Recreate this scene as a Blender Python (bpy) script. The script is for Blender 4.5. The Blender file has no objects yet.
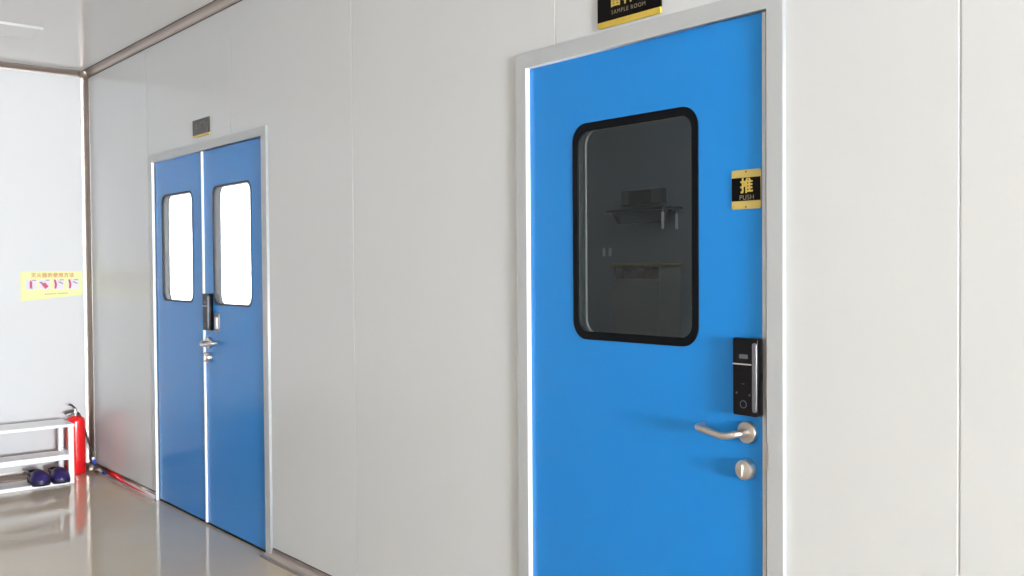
import bpy, bmesh, math, random
from mathutils import Vector, Matrix
random.seed(7)
S = bpy.context.scene
COL = S.collection
PI = math.pi

# ------------------------------------------------------------------ settings
S.view_settings.view_transform = 'Standard'
S.view_settings.look = 'None'
S.view_settings.gamma = 1.0
S.view_settings.use_curve_mapping = False
S.view_settings.exposure = 0.0
S.cycles.max_bounces = 14
S.cycles.diffuse_bounces = 8
S.cycles.glossy_bounces = 6
S.cycles.transparent_max_bounces = 16
S.cycles.use_denoising = True
S.cycles.sample_clamp_indirect = 8.0
S.cycles.caustics_reflective = False
S.cycles.caustics_refractive = False

# ------------------------------------------------------------------ materials
def lin(c):
    return tuple(((v/255)/12.92 if v/255 <= .04045 else ((v/255+.055)/1.055)**2.4) for v in c) + (1,)

def mat(name, rgb, rough=.5, metal=0., spec=.5, bump=0., bscale=60., vary=0., vscale=3., coat=0., stretch=(1, 1, 1), rvary=0.):
    m = bpy.data.materials.new(name); m.use_nodes = True
    nt = m.node_tree; b = nt.nodes['Principled BSDF']
    b.inputs['Base Color'].default_value = lin(rgb)
    b.inputs['Roughness'].default_value = rough
    b.inputs['Metallic'].default_value = metal
    b.inputs['Specular IOR Level'].default_value = spec
    if coat:
        b.inputs['Coat Weight'].default_value = coat
        b.inputs['Coat Roughness'].default_value = .08
    tc = nt.nodes.new('ShaderNodeTexCoord')
    mp = nt.nodes.new('ShaderNodeMapping'); mp.inputs['Scale'].default_value = stretch
    nt.links.new(tc.outputs['Object'], mp.inputs['Vector'])
    if vary or rvary:
        n = nt.nodes.new('ShaderNodeTexNoise'); n.inputs['Scale'].default_value = vscale
        n.inputs['Detail'].default_value = 4
        nt.links.new(mp.outputs['Vector'], n.inputs['Vector'])
        if vary:
            mx = nt.nodes.new('ShaderNodeMix'); mx.data_type = 'RGBA'
            c = lin(rgb)
            mx.inputs['A'].default_value = tuple(max(0, v*(1-vary)) for v in c[:3]) + (1,)
            mx.inputs['B'].default_value = tuple(min(1, v*(1+vary)) for v in c[:3]) + (1,)
            nt.links.new(n.outputs['Fac'], mx.inputs['Factor'])
            nt.links.new(mx.outputs['Result'], b.inputs['Base Color'])
        if rvary:
            mr = nt.nodes.new('ShaderNodeMapRange')
            mr.inputs['From Min'].default_value = .3; mr.inputs['From Max'].default_value = .7
            mr.inputs['To Min'].default_value = max(.02, rough-rvary); mr.inputs['To Max'].default_value = rough+rvary
            nt.links.new(n.outputs['Fac'], mr.inputs['Value'])
            nt.links.new(mr.outputs['Result'], b.inputs['Roughness'])
    if bump:
        n2 = nt.nodes.new('ShaderNodeTexNoise'); n2.inputs['Scale'].default_value = bscale
        nt.links.new(mp.outputs['Vector'], n2.inputs['Vector'])
        bp = nt.nodes.new('ShaderNodeBump'); bp.inputs['Strength'].default_value = bump
        bp.inputs['Distance'].default_value = .01
        nt.links.new(n2.outputs['Fac'], bp.inputs['Height'])
        nt.links.new(bp.outputs['Normal'], b.inputs['Normal'])
    return m

def glass_mat(name, ior=1.5, tint=(1, 1, 1)):
    m = bpy.data.materials.new(name); m.use_nodes = True
    nt = m.node_tree; nt.nodes.clear()
    out = nt.nodes.new('ShaderNodeOutputMaterial')
    mix = nt.nodes.new('ShaderNodeMixShader')
    fr = nt.nodes.new('ShaderNodeFresnel'); fr.inputs['IOR'].default_value = ior
    ge = nt.nodes.new('ShaderNodeNewGeometry'); mr = nt.nodes.new('ShaderNodeMapRange')   # same reflectance from both faces of the thin pane
    mr.inputs['To Min'].default_value = ior; mr.inputs['To Max'].default_value = 1/ior
    nt.links.new(ge.outputs['Backfacing'], mr.inputs['Value']); nt.links.new(mr.outputs['Result'], fr.inputs['IOR'])
    tr = nt.nodes.new('ShaderNodeBsdfTransparent'); tr.inputs['Color'].default_value = tint + (1,)
    gl = nt.nodes.new('ShaderNodeBsdfGlossy'); gl.inputs['Roughness'].default_value = .01
    nt.links.new(fr.outputs[0], mix.inputs[0]); nt.links.new(tr.outputs[0], mix.inputs[1])
    nt.links.new(gl.outputs[0], mix.inputs[2]); nt.links.new(mix.outputs[0], out.inputs[0])
    return m

M = dict(
    wall=mat('white_panel_paint', (204, 206, 208), .24, spec=.45, bump=.012, bscale=2.2, stretch=(1.6, 1, .25), vary=.012),
    endwall=mat('bright_white_panel_paint', (208, 207, 208), .3, spec=.45, bump=.01, bscale=2.2, stretch=(1, 1.6, .25), vary=.01),
    ceil=mat('ceiling_panel_paint', (230, 228, 227), .17, spec=.5, bump=.006, bscale=1.5),
    frontwall=mat('pale_panel_paint', (242, 242, 242), .35, spec=.4),
    floor=mat('grey_epoxy', (199, 183, 161), .095, spec=.6, vary=.07, vscale=2.2, bump=.01, bscale=2.0, rvary=.03),
    frame=mat('frame_paint', (176, 179, 182), .3, spec=.5, vary=.02),
    blue=mat('blue_door_paint', (20, 124, 203), .24, spec=.4, bump=.01, bscale=1.6, vary=.02),
    alu=mat('satin_aluminium', (168, 155, 147), .34, metal=1., vary=.03),
    chrome=mat('polished_aluminium', (205, 198, 192), .12, metal=1.),
    steel=mat('brushed_steel', (208, 200, 192), .37, metal=1., vary=.04, vscale=40, stretch=(1, 1, 8)),
    black=mat('black_plastic', (12, 11, 15), .3, spec=.2),
    rubber=mat('black_rubber', (10, 10, 14), .5, spec=.1),
    greybar=mat('grey_metal_bar', (128, 127, 133), .32, metal=.7),
    gasket=mat('grey_rubber', (62, 66, 74), .5, spec=.2),
    sealant=mat('dark_sealant', (84, 74, 70), .6),
    lowcab=mat('dark_grey_cabinet_paint', (70, 74, 80), .45, vary=.03),
    dkgrey=mat('dark_grey_spacer', (58, 62, 64), .45),
    midgrey=mat('mid_grey_spacer', (136, 136, 140), .5, spec=.2),
    ltgrey=mat('light_grey_spacer', (176, 176, 178), .4),
    silver=mat('silver_trim', (210, 210, 210), .3, metal=.6),
    gold=mat('gold_film', (206, 178, 74), .35, metal=.35, vary=.06, vscale=30),
    palegold=mat('pale_gold_film', (192, 172, 96), .4, metal=.2, vary=.06, vscale=30),
    goldtxt=mat('gold_lettering', (196, 172, 84), .4, metal=.2),
    dimtxt=mat('pale_lettering', (120, 111, 90), .5),
    plate=mat('black_sign_face', (9, 5, 6), .4, spec=.12),
    plateg=mat('grey_sign_face', (58, 54, 53), .35, spec=.4),
    icon=mat('grey_icon', (92, 92, 98), .4),
    yellow=mat('yellow_paper', (222, 223, 160), .55, vary=.02),
    paper=mat('white_paper', (216, 209, 220), .6),
    orange=mat('orange_ink', (204, 140, 96), .6),
    redink=mat('red_ink', (190, 76, 100), .6),
    darkink=mat('grey_ink', (140, 130, 150), .6),
    red=mat('red_enamel', (222, 14, 24), .2, spec=.5, coat=.4),
    hose=mat('black_hose', (30, 28, 28), .5),
    lever=mat('grey_lever', (92, 92, 94), .4, metal=.5),
    bluep=mat('blue_plastic', (50, 86, 200), .3),
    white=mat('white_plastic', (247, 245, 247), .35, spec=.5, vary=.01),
    purple=mat('dark_purple_foam', (44, 32, 92), .32, spec=.5, vary=.06),
    purple2=mat('dark_sole_foam', (26, 18, 52), .5, vary=.06),
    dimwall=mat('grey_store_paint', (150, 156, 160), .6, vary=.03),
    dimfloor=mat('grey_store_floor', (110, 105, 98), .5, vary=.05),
    shelfm=mat('grey_shelf_steel', (74, 80, 84), .4, metal=.3),
    cabm=mat('grey_cabinet_paint', (150, 150, 138), .5, vary=.03),
    yedge=mat('yellow_cabinet_edge', (168, 150, 70), .5),
    box1=mat('maroon_carton', (92, 58, 60), .6), box2=mat('brown_carton', (104, 82, 66), .6),
    box3=mat('mauve_carton', (110, 84, 96), .6),
    dimglass=glass_mat('daylight_dimming_glass', 1.5, (.15, .152, .155)),  # tint added to cut the daylight entering the bright room
    glass=glass_mat('window_glass', 1.5, (.97, .98, .98)),
    dglass=glass_mat('door_glass', 1.42, (.86, .89, .89)),
    outdoor=mat('pale_concrete', (200, 198, 194), .9, vary=.05),
)

# ------------------------------------------------------------------ mesh helpers
def link(o, parent=None):
    COL.objects.link(o)
    if parent: o.parent = parent
    return o

def root_loc(p):
    v = Vector((0, 0, 0))
    while p:
        v += p.location; p = p.parent
    return v

def obj(name, bm, m, parent=None, smooth=False, origin=None):
    """links a bmesh given in world coordinates as one mesh object"""
    off = root_loc(parent) if parent else Vector(origin or (0, 0, 0))
    bmesh.ops.translate(bm, verts=bm.verts, vec=-off)
    bmesh.ops.recalc_face_normals(bm, faces=bm.faces)
    me = bpy.data.meshes.new(name); bm.to_mesh(me); bm.free()
    me.materials.append(m)
    if smooth:
        for p in me.polygons: p.use_smooth = True
        try: me.set_sharp_from_angle(angle=math.radians(38))
        except Exception: pass
    o = bpy.data.objects.new(name, me); link(o, parent)
    if not parent: o.location = off
    return o

def tag(o, label=None, cat=None, group=None, kind=None):
    if label: o['label'] = label
    if cat: o['category'] = cat
    if group: o['group'] = group
    if kind: o['kind'] = kind
    return o

def thing(name, loc, label, cat, group=None, kind=None):
    o = bpy.data.objects.new(name, None); o.empty_display_size = .1
    link(o); o.location = loc
    return tag(o, label, cat, group, kind)

def nb(): return bmesh.new()

def box(bm, x0, x1, y0, y1, z0, z1, bev=0., seg=2):
    r = bmesh.ops.create_cube(bm, size=1)
    vs = r['verts']
    for v in vs:
        v.co = Vector(((x0+x1)/2+v.co.x*(x1-x0), (y0+y1)/2+v.co.y*(y1-y0), (z0+z1)/2+v.co.z*(z1-z0)))
    if bev:
        es = list({e for v in vs for e in v.link_edges})
        bmesh.ops.bevel(bm, geom=es, offset=bev, segments=seg, affect='EDGES', profile=.5)
    return bm

def bx(*a, **k): return box(nb(), *a, **k)

def rrect(x0, x1, z0, z1, r, n=8):
    pts = []
    for cx, cz, a0 in ((x1-r, z1-r, 0), (x0+r, z1-r, 90), (x0+r, z0+r, 180), (x1-r, z0+r, 270)):
        for i in range(n+1):
            a = math.radians(a0+90*i/n); pts.append((cx+r*math.cos(a), cz+r*math.sin(a)))
    return pts

def prism(loops, y0, y1, bev=0., bm=None, axis='y'):
    """2D loops (first the outline, then holes) in x,z run from y0 to y1"""
    c = bpy.data.curves.new('tmp', 'CURVE'); c.dimensions = '2D'; c.fill_mode = 'BOTH'
    for lp in loops:
        s = c.splines.new('POLY'); s.points.add(len(lp)-1)
        for p, q in zip(s.points, lp): p.co = (q[0], q[1], 0, 1)
        s.use_cyclic_u = True
    c.extrude = (y1-y0)/2 - bev
    if bev: c.bevel_depth = bev; c.bevel_resolution = 1; c.offset = -bev
    o = bpy.data.objects.new('tmp', c)
    me = bpy.data.meshes.new_from_object(o)
    bpy.data.objects.remove(o); bpy.data.curves.remove(c)
    t = nb(); t.from_mesh(me)
    for v in t.verts:
        x, y, z = v.co
        if axis == 'y': v.co = Vector((x, (y0+y1)/2 - z, y))
        else: v.co = Vector(((y0+y1)/2 + z, x, y))       # outline in y,z run along x
    bmesh.ops.remove_doubles(t, verts=t.verts, dist=1e-5)
    bmesh.ops.recalc_face_normals(t, faces=t.faces)
    if bm is not None:
        t.to_mesh(me); t.free(); bm.from_mesh(me); t = bm
    bpy.data.meshes.remove(me)
    return t

def tube(path, r, n=10, bm=None, caps=True):
    bm = bm or nb()
    pts = [Vector(p) for p in path]; rings = []
    rs = r if isinstance(r, (list, tuple)) else [r]*len(pts)
    up = None
    for i, p in enumerate(pts):
        d = (pts[min(i+1, len(pts)-1)] - pts[max(i-1, 0)]).normalized()
        if up is None:
            up = d.orthogonal().normalized()
        up = (up - d*up.dot(d)).normalized(); s = d.cross(up)
        rings.append([bm.verts.new(p + rs[i]*(math.cos(2*PI*k/n)*up + math.sin(2*PI*k/n)*s)) for k in range(n)])
    for a, b in zip(rings, rings[1:]):
        for k in range(n): bm.faces.new((a[k], a[(k+1) % n], b[(k+1) % n], b[k]))
    if caps:
        bm.faces.new(rings[0][::-1]); bm.faces.new(rings[-1])
    return bm

def smoothpath(pts, n=8):
    P = [Vector(p) for p in pts]; out = []
    for i in range(len(P)-1):
        a, b, c, d = P[max(i-1, 0)], P[i], P[i+1], P[min(i+2, len(P)-1)]
        for k in range(n):
            t = k/n
            out.append(.5*((2*b)+(c-a)*t+(2*a-5*b+4*c-d)*t*t+(3*b-a-3*c+d)*t**3))
    out.append(P[-1]); return out

def lathe(prof, c, axis='z', n=32, bm=None):
    """profile (radius, along) spun about an axis through c"""
    bm = bm or nb(); rings = []
    for r, h in prof:
        ring = []
        for k in range(n):
            a = 2*PI*k/n; u, w = r*math.cos(a), r*math.sin(a)
            if axis == 'z': p = (c[0]+u, c[1]+w, c[2]+h)
            elif axis == 'y': p = (c[0]+u, c[1]+h, c[2]+w)
            else: p = (c[0]+h, c[1]+u, c[2]+w)
            ring.append(bm.verts.new(p))
        rings.append(ring)
    for a, b in zip(rings, rings[1:]):
        for k in range(n): bm.faces.new((a[k], a[(k+1) % n], b[(k+1) % n], b[k]))
    bm.faces.new(rings[0]); bm.faces.new(rings[-1])
    bmesh.ops.remove_doubles(bm, verts=bm.verts, dist=1e-6)
    return bm

def bold_text(s, x, z, size, y, w, **k):
    bm = nb()
    for i, (a, b) in enumerate(((0, 0), (-w, 0), (w, 0), (0, -w), (0, w))):
        t = text_mesh(s, x+a, z+b, size, y+i*.00012, **k)
        me = bpy.data.meshes.new('tmp'); t.to_mesh(me); t.free(); bm.from_mesh(me); bpy.data.meshes.remove(me)
    return bm

def text_mesh(s, x, z, size, y, depth=.0006, align='CENTER', bm=None, xs=1., face='-y', spacing=1., bold=0.):
    c = bpy.data.curves.new('tmp', 'FONT'); c.body = s; c.size = size; c.align_x = align; c.align_y = 'CENTER'
    c.extrude = depth/2; c.space_character = spacing; c.offset = bold
    o = bpy.data.objects.new('tmp', c); COL.objects.link(o)
    bpy.context.view_layer.update()
    me = bpy.data.meshes.new_from_object(o.evaluated_get(bpy.context.evaluated_depsgraph_get()))
    bpy.data.objects.remove(o); bpy.data.curves.remove(c)
    t = nb() if bm is None else bm; n0 = len(t.verts)
    t.from_mesh(me); bpy.data.meshes.remove(me); t.verts.ensure_lookup_table()
    for v in t.verts[n0:]:
        a, b, d = v.co
        if face == '-y': v.co = Vector((x+a*xs, y-d, z+b))
        else: v.co = Vector((y+d, x+a*xs, z+b))          # on a wall facing +x
    return t

# ------------------------------------------------------------------ dimensions (metres)
FZ, CZ = -.02, 2.86            # floor and ceiling
XL, XR = -7.34, 11.0             # end walls of the corridor
YO = -4.1                       # opposite wall
T = .06

def struct(o): return tag(o, kind='structure')

# ------------------------------------------------------------------ the wall with the doors
D1 = dict(xl=-2.473, xr=-1.507, ol=-2.525, orr=-1.456, top=2.103, otop=2.156)
D2 = dict(xl=-6.027, xr=-4.496, ol=-6.036, orr=-4.441, top=2.096, otop=2.142)
seams = [XL, -6.13, -4.883, -3.632, -2.336, -1.003, .30, 1.6, 2.9, 4.2, 5.5, 6.8, 8.1, 9.4, XR]
def panel_poly(a, b):
    for D in (D1, D2):
        L, Rr, t = D['ol']+.02, D['orr']-.02, D['otop']-.02
        if a < L < b: return [(a, FZ), (L, FZ), (L, t), (b, t), (b, CZ), (a, CZ)]
        if a < Rr < b: return [(Rr, FZ), (b, FZ), (b, CZ), (a, CZ), (a, t), (Rr, t)]
    return [(a, FZ), (b, FZ), (b, CZ), (a, CZ)]
bm = nb()
for a, b in zip(seams, seams[1:]):
    prism([panel_poly(a+.0022, b-.0022)], 0, .02, .002, bm)
for a, b in zip(seams, seams[1:]):
    prism([panel_poly(a, b)], .0025, .05, 0, bm)
struct(obj('wall_rear', bm, M['wall']))

# end wall at the far left
struct(obj('wall_left', bx(XL-.08, XL, YO-.06, .05, FZ, CZ), M['endwall']))

# right end wall with a tall window
def wall_with_holes(name, u0, u1, holes, t0, t1, axis, m, z0=FZ, z1=CZ):
    lo = [[(u0, z0), (u1, z0), (u1, z1), (u0, z1)]] + [[(a, c), (a, d), (b, d), (b, c)] for a, b, c, d in holes]
    return struct(obj(name, prism(lo, t0, t1, 0, None, axis), m))

WR = [(-3.8, -1.75, .8, 2.45)]                         # y0 y1 z0 z1
WO = []
wall_with_holes('wall_right', YO-.06, .05, WR, XR, XR+.12, 'x', M['endwall'])
wall_with_holes('wall_front', XL-.08, XR+.12, WO, YO-.12, YO, 'y', M['frontwall'])
struct(obj('floor', bx(XL-.08, XR+.12, YO-.06, .05, FZ-.1, FZ), M['floor']))
struct(obj('ceiling', bx(XL-.08, XR+.12, YO-.06, .05, CZ, CZ+.08), M['ceil']))

def win_frame(n, u0, u1, z0, z1, t0, t1, axis, mull, gm='glass'):
    r = thing('window_%d' % n, ((t0+t1)/2, (u0+u1)/2, z0) if axis == 'x' else ((u0+u1)/2, (t0+t1)/2, z0), None, None, kind='structure')
    g = .05
    lo = [[(u0, z0), (u1, z0), (u1, z1), (u0, z1)]]
    w = (u1-u0-g*(mull+1))/mull
    for k in range(mull):
        a = u0+g+k*(w+g); lo.append([(a, z0+g), (a, z1-g), (a+w, z1-g), (a+w, z0+g)])
    obj('window_frame', prism(lo, t0, t1, 0, None, axis), M['frame'], r)
    for k in range(mull):
        a = u0+g+k*(w+g); tm = (t0+t1)/2
        if axis == 'x': p = bx(tm-.003, tm+.003, a, a+w, z0+g, z1-g)
        else: p = bx(a, a+w, tm-.003, tm+.003, z0+g, z1-g)
        obj('pane', p, M[gm], r)
    return r
win_frame(1, *WR[0], XR+.03, XR+.08, 'x', 1)

# coved aluminium trims
def cove(r1, r2, n=6, t=.003):
    """profile (out from wall, along second axis), concave quarter with flat lips"""
    pts = [(0, 0), (r1, 0), (r1, t)]
    for i in range(1, n):
        a = PI/2*i/n
        pts.append((r1-(r1-t)*math.sin(a), r2-(r2-t)*math.cos(a)))
    pts += [(t, r2), (0, r2)]
    return pts
def cove_run(p, axis, a, b, fu, fv):
    """axis 'x' : profile in (y,z); 'y': in (x,z); 'z': in (x,y)"""
    bm = nb(); r = []
    for s in (a, b):
        ring = []
        for u, v in p:
            U, V = fu(u), fv(v)
            ring.append(bm.verts.new({'x': (s, U, V), 'y': (U, s, V), 'z': (U, V, s)}[axis]))
        r.append(ring)
    n = len(p)
    for k in range(n): bm.faces.new((r[0][k], r[0][(k+1) % n], r[1][(k+1) % n], r[1][k]))
    bm.faces.new(r[0]); bm.faces.new(r[1])
    return bm
pc = cove(.045, .036)
struct(obj('trim_1', cove_run(pc, 'x', XL+.04, XR, lambda u: -u, lambda v: CZ-v), M['alu'], smooth=True))       # ceiling, door wall
struct(obj('trim_2', cove_run(pc, 'y', YO, -.04, lambda u: XL+u, lambda v: CZ-v), M['alu'], smooth=True))       # ceiling, end wall
struct(obj('trim_3', cove_run(cove(.045, .045), 'z', FZ+.03, CZ-.035, lambda u: XL+u, lambda v: -v), M['alu'], smooth=True))  # corner
pb = cove(.045, .044)
struct(obj('baseboard_rear', cove_run(pb, 'x', XL+.04, D2['ol']-.002, lambda u: -u, lambda v: FZ+v), M['chrome'], smooth=True))
struct(obj('baseboard_middle', cove_run(pb, 'x', D2['orr']-.055, D1['ol']-.002, lambda u: -u, lambda v: FZ+v), M['alu'], smooth=True))
struct(obj('baseboard_right', cove_run(pb, 'x', D1['orr']+.002, XR, lambda u: -u, lambda v: FZ+v), M['alu'], smooth=True))
struct(obj('baseboard_left', cove_run(pb, 'y', YO, -.04, lambda u: XL+u, lambda v: FZ+v), M['alu'], smooth=True))
# sealant lines along the trims
def seal(parent, *b): obj('sealant', bx(*b), M['sealant'], COL.objects[parent])
seal('trim_1', XL+.045, XR, -.0012, -.0002, CZ-.042, CZ-.0362)
seal('trim_1', XL+.045, XR, -.052, -.0452, CZ-.0012, CZ-.0002)
seal('trim_2', XL+.0452, XL+.052, YO+.005, -.053, CZ-.0012, CZ-.0002)
seal('baseboard_rear', XL+.045, D2['ol']-.004, -.0012, -.0002, FZ+.0442, FZ+.05)
seal('baseboard_middle', D2['orr']+.001, D1['ol']-.004, -.0012, -.0002, FZ+.0442, FZ+.05)
# three-way corner pieces
bm = lathe([(.001, .0), (.03, .004), (.042, .02), (.046, .045)], (XL+.022, -.022, CZ-.046), 'z', 20)
struct(obj('trim_4', bm, M['alu'], smooth=True))
bm = lathe([(.058, 0), (.056, .012), (.046, .035), (.03, .047), (.001, .05)], (XL+.022, -.022, FZ), 'z', 20)
struct(obj('trim_5', bm, M['alu'], smooth=True))

# ------------------------------------------------------------------ door frames
def frame(n, D):
    x0, x1, zt = D['ol'], D['orr'], D['otop']
    a, b, t = D['xl'], D['xr'], D['top']
    bm = prism([[(x0, FZ), (a, FZ), (a, t), (b, t), (b, FZ), (x1, FZ), (x1, zt), (x0, zt)]], -.014, .075, .0012)
    # rebate that the leaf closes against
    prism([[(a-.005, FZ), (a+.018, FZ), (a+.018, t-.018), (b-.018, t-.018), (b-.018, FZ), (b+.005, FZ), (b+.005, t+.005), (a-.005, t+.005)]], .056, .075, 0, bm)
    return struct(obj('trim_%d' % n, bm, M['frame']))
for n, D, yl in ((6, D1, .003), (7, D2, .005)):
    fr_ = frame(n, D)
    obj('lit_reveal_strip', bx(D['xl']-.001, D['xl']+.0035, -.0135, yl, FZ+.002, D['top']), M['white'], fr_)  # white strip paints in the light caught by the left jamb reveal

# ------------------------------------------------------------------ door furniture
def smart_lock(parent, x, z, y, h=.21, w=.068):
    b = obj('smart_lock', prism([rrect(x, x+w+.018, z, z+h, .006, 4)], y-.026, y, .002), M['black'], parent)
    obj('lock_bar', prism([rrect(x+w+.004, x+w+.0178, z+.012, z+h-.012, .006, 4)], y-.031, y-.0255, .0015), M['greybar'], b)
    obj('trim_strip', bx(x+.001, x+w-.001, y-.0272, y-.0255, z+h*.655, z+h*.672), M['silver'], b)
    obj('display', prism([rrect(x+.022, x+.05, z+h*.735, z+h*.79, .002, 3)], y-.0268, y-.0255), M['icon'], b)
    cx, cz = x+.035, z+.031
    ring = [(cx+.011*math.cos(2*PI*k/24), cz+.011*math.sin(2*PI*k/24)) for k in range(24)]
    hole = [(cx+.0088*math.cos(2*PI*k/24), cz+.0088*math.sin(2*PI*k/24)) for k in range(24)]
    obj('fingerprint_reader', prism([ring, hole], y-.0268, y-.0255), M['icon'], b)
    bm = nb()
    for ux, uz in ((.013, .061), (.055, .057)):
        prism([[(x+ux+.0028*math.cos(2*PI*k/10), z+uz+.0028*math.sin(2*PI*k/10)) for k in range(10)]], y-.0268, y-.0255, 0, bm)
    box(bm, x+.029, x+.039, y-.0268, y-.0255, z+.0855, z+.0868)
    obj('key_marks', bm, M['icon'], b)
    return b

def lever(parent, x, z, y, sgn, L=.125, name='lever_handle'):
    """round rose and a lever that returns to the door; sgn -1 points to smaller x"""
    h = obj(name, lathe([(.001, 0), (.03, 0), (.03, -.009), (.0285, -.0115), (.001, -.012)], (x, y, z), 'y', 36), M['steel'], parent, True)
    p = [(x, y-.008, z), (x, y-.03, z), (x+sgn*.006, y-.046, z-.001), (x+sgn*.022, y-.055, z-.006), (x+sgn*.05, y-.057, z-.009),
         (x+sgn*L*.75, y-.057, z-.001), (x+sgn*(L-.012), y-.056, z+.003), (x+sgn*(L-.002), y-.050, z+.004), (x+sgn*L, y-.036, z+.005), (x+sgn*L, y-.022, z+.005)]
    q = smoothpath(p, 6)
    obj('lever', tube(q, .0098, 14), M['steel'], h, True)
    return h

def turn_knob(parent, x, z, y):
    h = obj('thumb_turn', lathe([(.001, 0), (.0275, 0), (.0275, -.018), (.0262, -.0225), (.022, -.025), (.001, -.027)], (x, y, z), 'y', 36), M['steel'], parent, True)
    obj('turn_ridge', bx(x-.003, x+.003, y-.0335, y-.0265, z-.016, z+.016, bev=.0015), M['steel'], h)
    return h

def leaf(root, x0, x1, z0, z1, y0, win, r=.055, gw=(.022, .022), thick=.045, dark=True):
    wx0, wx1, wz0, wz1 = win
    o = obj('door_leaf', prism([[(x0, z0), (x1, z0), (x1, z1), (x0, z1)], rrect(wx0, wx1, wz0, wz1, r)], y0, y0+thick, .0015), M['blue'], root)
    obj('gap_shade_strip', bx(x0+.002, x1-.002, y0+.004, y0+thick-.004, FZ+.0005, z0), M['rubber'], root)  # black strip put in as the gap's shade, stops light leaking under
    g = gw[0]; gb = gw[1]
    inn = rrect(wx0+g, wx1-g, wz0+gb, wz1-gb, max(r-g, .02))
    obj('window_gasket', prism([rrect(wx0-.002, wx1+.002, wz0-.002, wz1+.002, r), inn], y0-.0035, y0+.004, .0008), M['rubber'] if dark else M['gasket'], root)
    k = .002
    if dark:
        obj('spacer', prism([rrect(wx0+k, wx1-k, wz0+k, wz1-k, r), rrect(wx0+g*.55, wx1-g*.55, wz0+gb*.55, wz1-gb*.55, r-.012)], y0+.0045, y0+thick-.005), M['dkgrey'], root)
        obj('spacer_edge', prism([rrect(wx0+k, wx1-k, wz0+k, wz1-k, r), rrect(wx0+g*.75, wx1-g*.75, wz0+gb*.75, wz1-gb*.75, r-.014)], y0+thick-.0048, y0+thick-.001), M['ltgrey'], root)
    else:
        obj('spacer', prism([rrect(wx0+k, wx1-k, wz0+k, wz1-k, r), rrect(wx0+g*.7, wx1-g*.7, wz0+gb*.7, wz1-gb*.7, r-.006)], y0+.0045, y0+thick-.001), M['midgrey'], root)
    obj('pane', prism([rrect(wx0+.001, wx1-.001, wz0+.001, wz1-.001, r)], y0+.0041, y0+.0044), M['dglass'] if dark else M['glass'], root)
    return o

ZB = -.006
# ---- the near single door
d1 = thing('door_1', ((D1['xl']+D1['xr'])/2, .03, FZ), 'wide sky-blue single door with black-bordered dark window and push plate', 'door', kind='structure')
Y1 = .003
leaf(d1, D1['xl']+.001, -1.532, ZB, D1['top']-.002, Y1, (-2.256, -1.747, 1.196, 1.884), r=.06, gw=(.021, .024))
obj('leaf_edge', bx(-1.532, -1.521, Y1+.001, Y1+.045, ZB, D1['top']-.002), M['silver'], d1)
smart_lock(d1, -1.609, 1.022, Y1, w=.062)
lever(d1, -1.577, .974, Y1, -1, L=.134)
turn_knob(d1, -1.578, .873, Y1)
# push plate
pl = obj('push_plate', prism([rrect(-1.628, -1.5335, 1.581, 1.687, .005, 4)], Y1-.003, Y1-.0005), M['palegold'], d1)
pl['label'] = 'gold and black plate reading push'
obj('plate_band', bx(-1.6275, -1.534, Y1-.0035, Y1-.0029, 1.603, 1.666), M['plate'], pl)
obj('character', bold_text('推', -1.578, 1.641, .043, Y1-.0045, .0012), M['goldtxt'], pl)
obj('lettering', text_mesh('PUSH', -1.578, 1.6115, .019, Y1-.004, spacing=1.1), M['dimtxt'], pl)
bm = nb()
for z in (1.6815, 1.5865): lathe([(.001, 0), (.002, 0), (.002, -.0012), (.001, -.0015)], (-1.581, Y1-.003, z), 'y', 10, bm)
obj('screw', bm, M['black'], pl)
# strike on the jamb
st = tag(obj('strike_plate', bx(-1.5065, -1.5005, -.0155, -.0135, .885, .955), M['steel']), 'slim steel strike plate on the frame beside the lever of the single door', 'strike plate')

# ---- the far double door, two leaves
Y2 = .005
XM = -5.262
d2 = thing('door_2', (-5.62, .03, FZ), 'passive blue leaf of the double door, the one nearest the end wall', 'door', kind='structure')
leaf(d2, D2['xl']+.001, XM-.002, ZB, D2['top']-.004, Y2, (-5.905, -5.425, 1.238, 1.884), gw=(.006, .009), dark=False)
a = obj('astragal', bx(-5.270, -5.256, Y2-.012, Y2-.0005, ZB, D2['top']-.004, bev=.002), M['white'], d2)
a['label'] = 'pale metal strip covering the gap between the leaves'
d3 = thing('door_3', (-4.88, .03, FZ), 'blue leaf of the double door that carries the lock and lever', 'door', kind='structure')
leaf(d3, XM+.002, D2['xr']-.003, ZB, D2['top']-.004, Y2, (-5.137, -4.652, 1.232, 1.888), gw=(.006, .009), dark=False)
smart_lock(d3, -5.236, 1.088, Y2, .205)
lever(d3, -5.208, 1.018, Y2, 1, L=.15)
turn_knob(d3, -5.205, .935, Y2)
lp = obj('latch_plate', prism([rrect(-5.125, -5.06, 1.082, 1.188, .006, 4)], Y2-.006, Y2-.0005, .001), M['greybar'], d3)
obj('latch_slide', bx(-5.108, -5.078, Y2-.013, Y2-.0055, 1.1, 1.165, bev=.002), M['steel'], lp)

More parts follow.
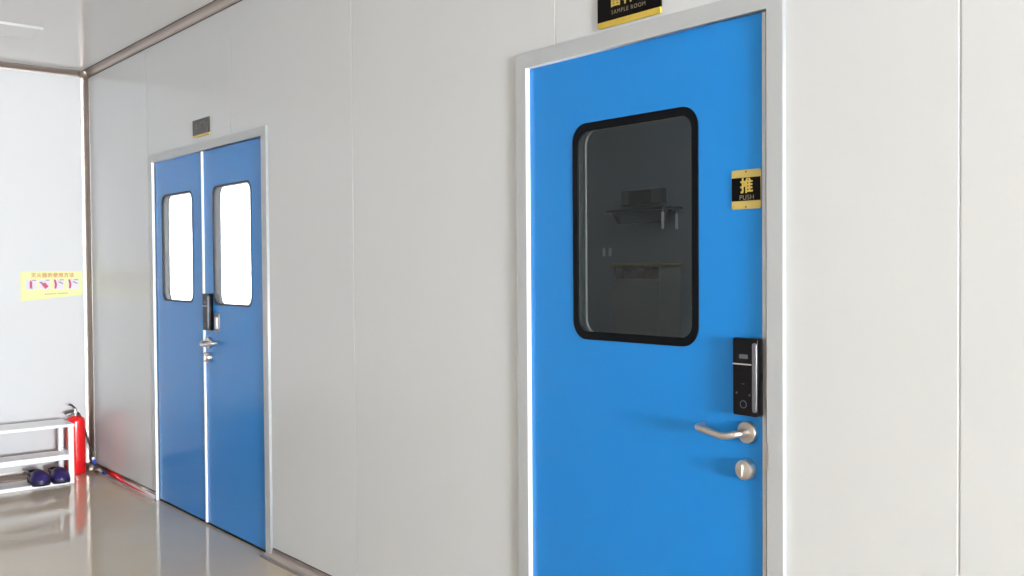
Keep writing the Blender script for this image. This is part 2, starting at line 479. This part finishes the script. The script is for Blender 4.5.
# ------------------------------------------------------------------ name plates
def nameplate(x0, x1, z0, z1, gh, label, texts, face):
    r = thing('name_plate', ((x0+x1)/2, -.004, z0), label, 'sign')
    obj('plate', prism([rrect(x0, x1, z0, z1, .003, 3)], -.008, -.0005, .0008), M['gold'], r)
    obj('face', bx(x0-.0004, x1+.0004, -.0092, -.0015, z0+gh, z1+.0004), face, r)
    for nm, bm, m in texts: obj(nm, bm, m, r)
    return r
x0, x1 = -2.131, -1.875
xc = (x0+x1)/2
tx = [('characters', bold_text('留样室', xc+.004, 2.246, .052, -.0102, .0013, spacing=1.1), M['goldtxt']),
      ('lettering', text_mesh('SAMPLE ROOM', xc+.002, 2.2085, .018, -.0099, spacing=1.22), M['dimtxt'])]
nameplate(x0, x1, 2.1685, 2.285, .0185, 'black and gold name plate above the near single door', tx, M['plate'])
x0, x1 = -5.372, -5.148
marks = []
for k in range(3):                       # three blurred characters, not legible
    bm = nb(); cx = -5.312+k*.052
    for z in (2.222, 2.235, 2.248): box(bm, cx-.014, cx+.014, -.0102, -.0095, z, z+.0045)
    box(bm, cx-.003, cx+.003, -.0102, -.0095, 2.222, 2.257)
    marks.append(('character', bm, M['dimtxt']))
nameplate(x0, x1, 2.176, 2.274, .012, 'small dark grey name plate above the far double door', marks, M['plateg'])

# ------------------------------------------------------------------ poster on the end wall
XP = XL+.0035
po = thing('wall_poster', (XL, -.26, 1.22), 'yellow instruction sheet with four pictures on the end wall', 'poster')
obj('sheet', prism([[(-.466, 1.214), (-.056, 1.25), (-.056, 1.422), (-.466, 1.420)]], XL+.0005, XP, 0, None, 'x'), M['yellow'], po)
obj('title', bold_text('灭火器的使用方法', -.255, 1.393, .034, XP+.0008, .0009, face='+x', spacing=1.12), M['orange'], po)
def yz(bm, y0, y1, z0, z1, d=.001): return box(bm, XP, XP+d, y0, y1, z0, z1)
for k, yc in enumerate((-.395, -.31, -.215, -.118)):
    pic = obj('picture', yz(nb(), yc-.036, yc+.036, 1.293, 1.367, .0008), M['paper'], po)
    b2 = nb(); b3 = nb()
    if k == 0:
        yz(b2, yc-.012, yc+.004, 1.308, 1.352, .0016); yz(b2, yc-.008, yc, 1.352, 1.36, .0016)
        yz(b3, yc+.004, yc+.03, 1.357, 1.363, .0016); yz(b3, yc-.012, yc+.006, 1.302, 1.308, .0016)
    elif k == 1:
        prism([[(yc-.02, 1.33), (yc+.004, 1.345), (yc+.026, 1.315), (yc+.004, 1.298)]], XP, XP+.0016, 0, b2, 'x')
        prism([[(yc-.036, 1.343), (yc-.024, 1.352), (yc-.004, 1.34), (yc-.014, 1.33)]], XP, XP+.0018, 0, b3, 'x')
        yz(b3, yc+.008, yc+.032, 1.357, 1.363, .0016)
    else:
        prism([[(yc-.03, 1.3), (yc-.018, 1.3), (yc-.012, 1.33), (yc-.022, 1.364), (yc-.034, 1.364), (yc-.027, 1.33)]], XP, XP+.0016, 0, b2, 'x')
        prism([[(yc-.008, 1.346), (yc+.006, 1.35), (yc+.03, 1.336), (yc+.026, 1.33), (yc+.008, 1.34)]], XP, XP+.0016, 0, b3, 'x')
        yz(b3, yc+.006, yc+.032, 1.358, 1.364, .0016)
    obj('drawing', b2, M['redink'], pic); tag(obj('outline', b3, M['darkink'], pic), kind='stuff')
bm = nb()
for k in range(9):
    y = -.31+k*.0165+(.008 if k > 4 else 0); yz(bm, y, y+.011, 1.2575+k*.0006, 1.264+k*.0006, .0006)
obj('caption', bm, M['orange'], po)

# ------------------------------------------------------------------ shoe rack
RX0, RX1, RY0, RY1, RZ = -7.17, -6.90, -.82, -.252, .388
rk = thing('shoe_rack', ((RX0+RX1)/2, (RY0+RY1)/2, FZ), 'low white open shoe rack against the end wall', 'rack')
def board(z0, z1, inset=.0): return bx(RX0, RX1, RY0+inset, RY1-inset, z0, z1, bev=.004)
obj('top_board', bx(RX0-.005, RX1+.004, RY0, RY1+.004, RZ-.022, RZ, bev=.005), M['white'], rk)
for z in (.156, -.022):
    s = obj('shelf', bx(RX0+.004, RX1-.0125, RY0+.004, RY1-.004, z, z+.014, bev=.002), M['white'], rk)
    obj('front_rail', bx(RX1-.012, RX1-.002, RY0+.03, RY1-.03, z-.011, z+.026, bev=.003), M['white'], s)
for x in (RX0+.002, RX1-.03):
    for y in (RY0, RY1-.034):
        obj('leg', bx(x, x+.03, y, y+.034, FZ, RZ-.021, bev=.005), M['white'], rk)
for y in (RY0+.012, RY1-.022):
    for z in (.17, -.005): obj('side_rail', bx(RX0+.03, RX1-.028, y, y+.012, z, z+.022, bev=.003), M['white'], rk)

# low cabinet next along the end wall: mirrored in the double door
lc = thing('low_cabinet', (-7.09, -1.42, FZ), 'low dark grey cabinet beside the white shoe rack, mirrored in the double door', 'cabinet')
obj('carcass', bx(-7.28, -6.92, -1.98, -.86, FZ+.03, .36, bev=.004), M['lowcab'], lc)
obj('plinth', bx(-7.26, -6.95, -1.96, -.88, FZ, FZ+.0295), M['rubber'], lc)
obj('cabinet_top', bx(-7.285, -6.905, -1.985, -.855, .3605, .38, bev=.003), M['white'], lc)
for a, b, hy in ((-1.972, -1.424, -1.45), (-1.416, -.868, -1.39)):
    dr_ = obj('door', bx(-6.9195, -6.904, a, b, FZ+.035, .355, bev=.002), M['lowcab'], lc)
    obj('handle', bx(-6.904, -6.892, hy-.006, hy+.006, .14, .26, bev=.002), M['steel'], dr_)

# ------------------------------------------------------------------ dark purple clogs, toes out
def clog(x, y, z, rz, label):
    r = thing('clog', (x, y, z), label, 'shoe', 'clogs on the rack')
    r.rotation_euler = (0, 0, rz); r.scale = (1.02, 1.1, 1.12)
    # outline half-widths along the length (local -y is the toe before turning; built along x, toe at +x)
    L = .27
    ts = [0, .03, .08, .16, .28, .42, .56, .7, .82, .91, .97, 1]
    hw = [.004, .022, .033, .038, .038, .039, .045, .051, .052, .045, .028, .004]
    def ring(bm, zf, sc, lift):
        up, dn = [], []
        for t, w in zip(ts, hw):
            xx = (t-.5)*L*sc
            up.append((xx, w*sc)); dn.append((xx, -w*sc))
        return [bm.verts.new((a, b, zf+lift((a/L/sc)+.5))) for a, b in up+dn[::-1]]
    bm = nb()
    rg = [ring(bm, 0, .97, lambda t: .004*max(0, t-.8)*5), ring(bm, .008, 1.0, lambda t: .004*max(0, t-.8)*5), ring(bm, .026, 1.0, lambda t: .002), ring(bm, .030, .97, lambda t: .002)]
    n = len(rg[0])
    for a, b in zip(rg, rg[1:]):
        for k in range(n): bm.faces.new((a[k], a[(k+1) % n], b[(k+1) % n], b[k]))
    bm.faces.new(rg[0]); bm.faces.new(rg[-1])
    bmesh.ops.recalc_face_normals(bm, faces=bm.faces)
    me = bpy.data.meshes.new('sole'); bm.to_mesh(me); bm.free(); me.materials.append(M['purple2'])
    for p in me.polygons: p.use_smooth = True
    so = bpy.data.objects.new('sole', me); link(so, r)
    # upper: arched shell over the front, opening at the back, low rim round the heel
    bm = nb(); rows = []
    stn = [(.02, .004, .036), (.05, .024, .05), (.12, .036, .058), (.22, .0385, .056), (.34, .039, .056), (.44, .0415, .07), (.5, .0435, .084), (.6, .048, .086), (.7, .0515, .081), (.8, .0525, .073), (.89, .047, .062), (.96, .03, .047), (.995, .006, .034)]
    K = 14
    for t, w, h in stn:
        row = []
        op = t < .45                                   # open part: two side walls only
        for k in range(K+1):
            a = PI*k/K
            cy, cz = math.cos(a), math.sin(a)
            yv = w*math.copysign(abs(cy)**.7, cy); zv = .02+(h-.02)*abs(cz)**.75
            row.append(bm.verts.new(((t-.5)*L, yv, zv)))
        rows.append((op, row))
    for (o1, a), (o2, b) in zip(rows, rows[1:]):
        for k in range(K):
            if o1 and o2 and 3 <= k < K-3: continue
            bm.faces.new((a[k], a[k+1], b[k+1], b[k]))
    bmesh.ops.remove_doubles(bm, verts=bm.verts, dist=.0005)
    bmesh.ops.recalc_face_normals(bm, faces=bm.faces)
    me = bpy.data.meshes.new('upper'); bm.to_mesh(me); bm.free(); me.materials.append(M['purple'])
    for p in me.polygons: p.use_smooth = True
    u = bpy.data.objects.new('upper', me); link(u, r)
    sd = u.modifiers.new('thickness', 'SOLIDIFY'); sd.thickness = .004; sd.offset = -1
    sb = u.modifiers.new('round', 'SUBSURF'); sb.levels = 1; sb.render_levels = 2
    # heel strap
    p = [(.0, .040, .05), (-.05, .040, .058), (-.1, .030, .06), (-.122, .0, .06), (-.1, -.030, .06), (-.05, -.040, .058), (.0, -.040, .05)]
    bm = tube(smoothpath(p, 5), .008, 8)
    me = bpy.data.meshes.new('heel_strap'); bm.to_mesh(me); bm.free(); me.materials.append(M['purple2'])
    for q in me.polygons: q.use_smooth = True
    link(bpy.data.objects.new('heel_strap', me), r)
    return r
clog(-6.985, -.464, -.0055, .02, 'dark purple clog on the rack bottom shelf, the one farther from the extinguisher')
clog(-6.988, -.334, -.0055, -.015, 'dark purple clog on the rack bottom shelf, the one nearer the extinguisher')

# ------------------------------------------------------------------ fire extinguisher
ex, ey = -7.228, -.150
fe = thing('fire_extinguisher', (ex, ey, FZ), 'red fire extinguisher standing in the corner behind the rack', 'fire extinguisher')
obj('cylinder', lathe([(.001, .004), (.055, .0), (.0625, .004), (.064, .012), (.064, .372), (.061, .388), (.05, .402), (.03, .411), (.018, .414), (.001, .415)], (ex, ey, FZ), 'z', 40), M['red'], fe, True)
zt = FZ+.412
v = obj('valve', lathe([(.017, 0), (.017, .012), (.012, .014), (.012, .038), (.014, .04), (.014, .05), (.001, .052)], (ex, ey, zt), 'z', 20), M['steel'], fe, True)
obj('carry_handle', tube(smoothpath([(ex, ey, zt+.03), (ex+.005, ey-.015, zt+.034), (ex+.015, ey-.05, zt+.03), (ex+.02, ey-.075, zt+.022)], 5), [.008]*15+[.006], 10), M['lever'], v, True)
obj('squeeze_lever', tube(smoothpath([(ex, ey+.006, zt+.045), (ex+.004, ey-.008, zt+.062), (ex+.012, ey-.03, zt+.082), (ex+.016, ey-.045, zt+.085)], 5), .007, 10), M['lever'], v, True)
obj('pressure_gauge', lathe([(.001, 0), (.012, 0), (.012, .008), (.001, .009)], (ex+.012, ey-.002, zt+.026), 'x', 20), M['silver'], v, True)
hp = smoothpath([(ex+.006, ey+.01, zt+.025), (ex+.016, ey+.03, zt-.005), (ex+.016, ey+.062, zt-.12), (ex+.018, ey+.085, zt-.20), (ex+.02, ey+.104, zt-.265), (ex+.03, ey+.108, zt-.322)], 7)
hs = obj('hose', tube(hp, .0075, 10), M['hose'], fe, True)
obj('nozzle', tube([(ex+.03, ey+.108, zt-.317), (ex+.037, ey+.112, zt-.332), (ex+.052, ey+.116, zt-.356)], [.009, .011, .013], 12), M['bluep'], hs, True)
obj('nozzle_collar', tube([(ex+.0285, ey+.108, zt-.307), (ex+.0315, ey+.109, zt-.325)], [.0105, .0115], 12), M['white'], hs, True)

# ------------------------------------------------------------------ ceiling lamp (off)
lx0, lx1, ly0, ly1 = -6.43, -6.11, -1.80, -.60
cl = thing('ceiling_lamp', ((lx0+lx1)/2, (ly0+ly1)/2, CZ), 'flat white ceiling lamp near the end wall, switched off', 'lamp')
obj('lamp_frame', prism([[(lx0, ly0), (lx1, ly0), (lx1, ly1), (lx0, ly1)], [(lx0+.02, ly0+.02), (lx0+.02, ly1-.02), (lx1-.02, ly1-.02), (lx1-.02, ly0+.02)]], 0, .016, .001), M['ceil'], None)
o = COL.objects['lamp_frame']
for vtx in o.data.vertices:              # outline was laid out in x,y: turn it flat under the ceiling
    x, y, z = vtx.co; vtx.co = Vector((x, z, CZ-.0165+y)) - cl.location
o.parent = cl
obj('diffuser', bx(lx0+.019, lx1-.019, ly0+.019, ly1-.019, CZ-.0155, CZ-.003), M['ceil'], cl)

# ------------------------------------------------------------------ bright room behind the double door
BX0, BX1, BY1 = -7.42, -4.36, 3.2
bm = nb()
box(bm, BX0, BX1, .05, BY1, FZ-.1, FZ); struct(obj('floor_bright_room', bm, M['floor']))
struct(obj('ceiling_bright_room', bx(BX0, BX1, .05, BY1, CZ, CZ+.08), M['ceil']))
WB = [(.25, 2.0, .85, 2.5)]
wall_with_holes('wall_bright_room_left', .05, BY1, WB, XL-.08, XL, 'x', M['wall'])
struct(obj('wall_bright_room_back', bx(BX0, BX1, BY1, BY1+.06, FZ, CZ), M['wall']))
struct(obj('wall_partition', bx(BX1, BX1+.06, .05, BY1, FZ, CZ), M['wall']))
win_frame(2, *WB[0], XL-.06, XL-.02, 'x', 1, 'dimglass')

# ------------------------------------------------------------------ dim sample store behind the single door
KX0, KX1, KY = BX1+.06, -.9, 1.8
struct(obj('floor_store', bx(KX0, KX1, .05, KY, FZ-.1, FZ), M['dimfloor']))
struct(obj('ceiling_store', bx(KX0, KX1, .05, KY, CZ, CZ+.08), M['dimwall']))
struct(obj('wall_store_back', bx(KX0, KX1, KY, KY+.06, FZ, CZ), M['dimwall']))
struct(obj('wall_store_right', bx(KX1, KX1+.06, .05, KY, FZ, CZ), M['dimwall']))

bxm = thing('wall_monitor', (-3.58, KY, 1.76), 'small black monitor above the shelf, seen through the single door window', 'monitor')
obj('housing', bx(-3.715, -3.405, KY-.03, KY-.001, 1.765, 1.847, bev=.003), M['dkgrey'], bxm)
obj('screen', bx(-3.655, -3.495, KY-.032, KY-.0295, 1.769, 1.843), M['black'], bxm)
ws = thing('wall_shelf', (-3.61, KY, 1.66), 'grey metal shelf on the store wall below the black monitor', 'shelf')
obj('shelf_top', bx(-3.765, -3.295, KY-.10, KY-.001, 1.729, 1.742, bev=.002), M['shelfm'], ws)
obj('apron', prism([[(-3.76, 1.7285), (-3.71, 1.664), (-3.385, 1.664), (-3.34, 1.7285)]], KY-.06, KY-.002), M['shelfm'], ws)
for i, (x, lab) in enumerate(((-3.336, 'pale slim tube hanging at the shelf end in the store, the one under the shelf'), (-3.329, 'pale slim tube hanging in the store, clear of the shelf end'))):
    t = thing('hanging_tube', (x, KY-.015, 1.62), lab, 'tube', 'tubes on the store wall')
    obj('tube_body', lathe([(.001, 0), (.007, .004), (.008, .03), (.0065, .036), (.008, .042), (.008, .085), (.004, .092), (.001, .093)], (x, KY-.115 if i == 0 else KY-.012, 1.622), 'z', 12), M['white'], t, True)
    obj('hook', tube([(x, KY-.115 if i == 0 else KY-.012, 1.713), (x, KY-.112 if i == 0 else KY-.01, 1.735), (x, KY-.098 if i == 0 else KY-.001, 1.737)], .0025, 6), M['steel'], t)
sw = thing('wall_switch', (-3.845, KY, 1.48), 'small double rocker switch on the store wall left of the cabinet', 'switch')
obj('switch_plate', bx(-3.885, -3.803, KY-.008, KY-.0005, 1.47, 1.55, bev=.002), M['dimwall'], sw)
for x in (-3.868, -3.82): obj('rocker', bx(x-.008, x+.008, KY-.013, KY-.0075, 1.488, 1.534, bev=.001), M['white'], sw)
cb = thing('storage_cabinet', (-3.485, KY-.15, FZ), 'tall grey cabinet with yellow top edge in the dim store', 'cabinet')
cx0, cx1, cy0 = -3.66, -3.31, KY-.16
bm = nb()
box(bm, cx0, cx0+.015, cy0, KY-.003, FZ, 1.43); box(bm, cx1-.015, cx1, cy0, KY-.003, FZ, 1.43)
box(bm, cx0+.015, cx1-.015, KY-.012, KY-.003, FZ, 1.43); box(bm, cx0+.015, cx1-.015, cy0, KY-.012, 1.35, 1.362)
obj('carcass', bm, M['cabm'], cb)
obj('cabinet_top', bx(cx0-.01, cx1+.01, cy0-.008, KY-.002, 1.43, 1.444, bev=.002), M['yedge'], cb)
dr = obj('cabinet_door', bx(cx0+.016, cx1-.016, cy0-.004, cy0+.012, FZ+.03, 1.349, bev=.002), M['cabm'], cb)
obj('door_pull', bx(cx1-.05, cx1-.042, cy0-.02, cy0-.0035, .8, .92, bev=.002), M['steel'], dr)
w = (cx1-cx0-.04)/6
names = ['leftmost carton', 'second carton from the left', 'third carton from the left', 'third carton from the right', 'second carton from the right', 'rightmost carton']
for k in range(6):
    x = cx0+.018+k*(w+.0008)
    c = thing('carton', (x+w/2, cy0+.05, 1.362), 'small dark %s in the row under the cabinet top' % names[k], 'carton', 'cartons in the store cabinet')
    hh = (.058, .052, .06, .055, .061, .05)[k]
    obj('carton_body', bx(x+.001, x+w-.001, cy0+.012, cy0+.10, 1.3622, 1.3622+hh*.8), M[('box1', 'box2', 'box3')[k % 3]], c)
    obj('carton_lid', bx(x, x+w-.0005, cy0+.010, cy0+.102, 1.3622+hh*.7, 1.3622+hh), M[('box3', 'box1', 'box2')[k % 3]], c)

sl = thing('store_fill_lamp', (-2.2, 1.0, CZ-.03), 'small round fill lamp added out of view under the store ceiling', 'lamp')  # unseen lamp added to brighten the store behind the door glass
obj('fill_housing', lathe([(.001, .03), (.13, .03), (.13, .01), (.12, 0), (.11, 0), (.11, .012), (.001, .012)], (-2.2, 1.0, CZ-.0305), 'z', 32), M['frame'], sl, True)
gm = bpy.data.materials.new('fill_glow'); gm.use_nodes = True
gb_ = gm.node_tree.nodes['Principled BSDF']; gb_.inputs['Emission Color'].default_value = (.85, .93, 1, 1); gb_.inputs['Emission Strength'].default_value = 55.0
obj('fill_diffuser', lathe([(.001, 0), (.108, 0), (.108, .006), (.001, .006)], (-2.2, 1.0, CZ-.026), 'z', 32), gm, sl)

# ------------------------------------------------------------------ daylight
W = bpy.data.worlds.new('sky'); S.world = W; W.use_nodes = True
nt = W.node_tree; bg = nt.nodes['Background']
bg.inputs['Color'].default_value = (.905, .957, 1.0, 1)
bg.inputs['Strength'].default_value = 345.0

def portal(name, loc, rot, sx, sy):
    l = bpy.data.lights.new(name, 'AREA'); l.shape = 'RECTANGLE'; l.size = sx; l.size_y = sy
    l.cycles.is_portal = True
    o = bpy.data.objects.new(name, l); link(o); o.location = loc; o.rotation_euler = rot
    return o
h = PI/2
def port_x(W_, x, s): a, b, c, d = W_; portal('window_daylight', (x, (a+b)/2, (c+d)/2), (0, h*s, 0), d-c, b-a)
def port_y(W_, y, s): a, b, c, d = W_; portal('window_daylight', ((a+b)/2, y, (c+d)/2), (h*s, 0, 0), b-a, d-c)
port_x(WR[0], XR+.125, 1)
for q in WO: port_y(q, YO-.125, 1)
port_x(WB[0], XL-.085, -1)

# ------------------------------------------------------------------ camera
cam = bpy.data.cameras.new('camera'); co = bpy.data.objects.new('camera', cam); link(co)
f, yaw, pit, rol = 960.0, .8699818, -.02138565, -.00714123
cy_, sy_, cp, sp, cr, sr = math.cos(yaw), math.sin(yaw), math.cos(pit), math.sin(pit), math.cos(rol), math.sin(rol)
fw = Vector((-sy_*cp, cy_*cp, sp)); r = Vector((cy_, sy_, 0)); u = r.cross(fw)
r2 = cr*r+sr*u; u2 = -sr*r+cr*u
co.matrix_world = Matrix(((r2.x, u2.x, -fw.x, 0), (r2.y, u2.y, -fw.y, -2.16528536), (r2.z, u2.z, -fw.z, 1.42680127), (0, 0, 0, 1)))
cam.sensor_width = 36; cam.sensor_fit = 'HORIZONTAL'; cam.lens = f*36/1024
cam.clip_start = .02
S.camera = co
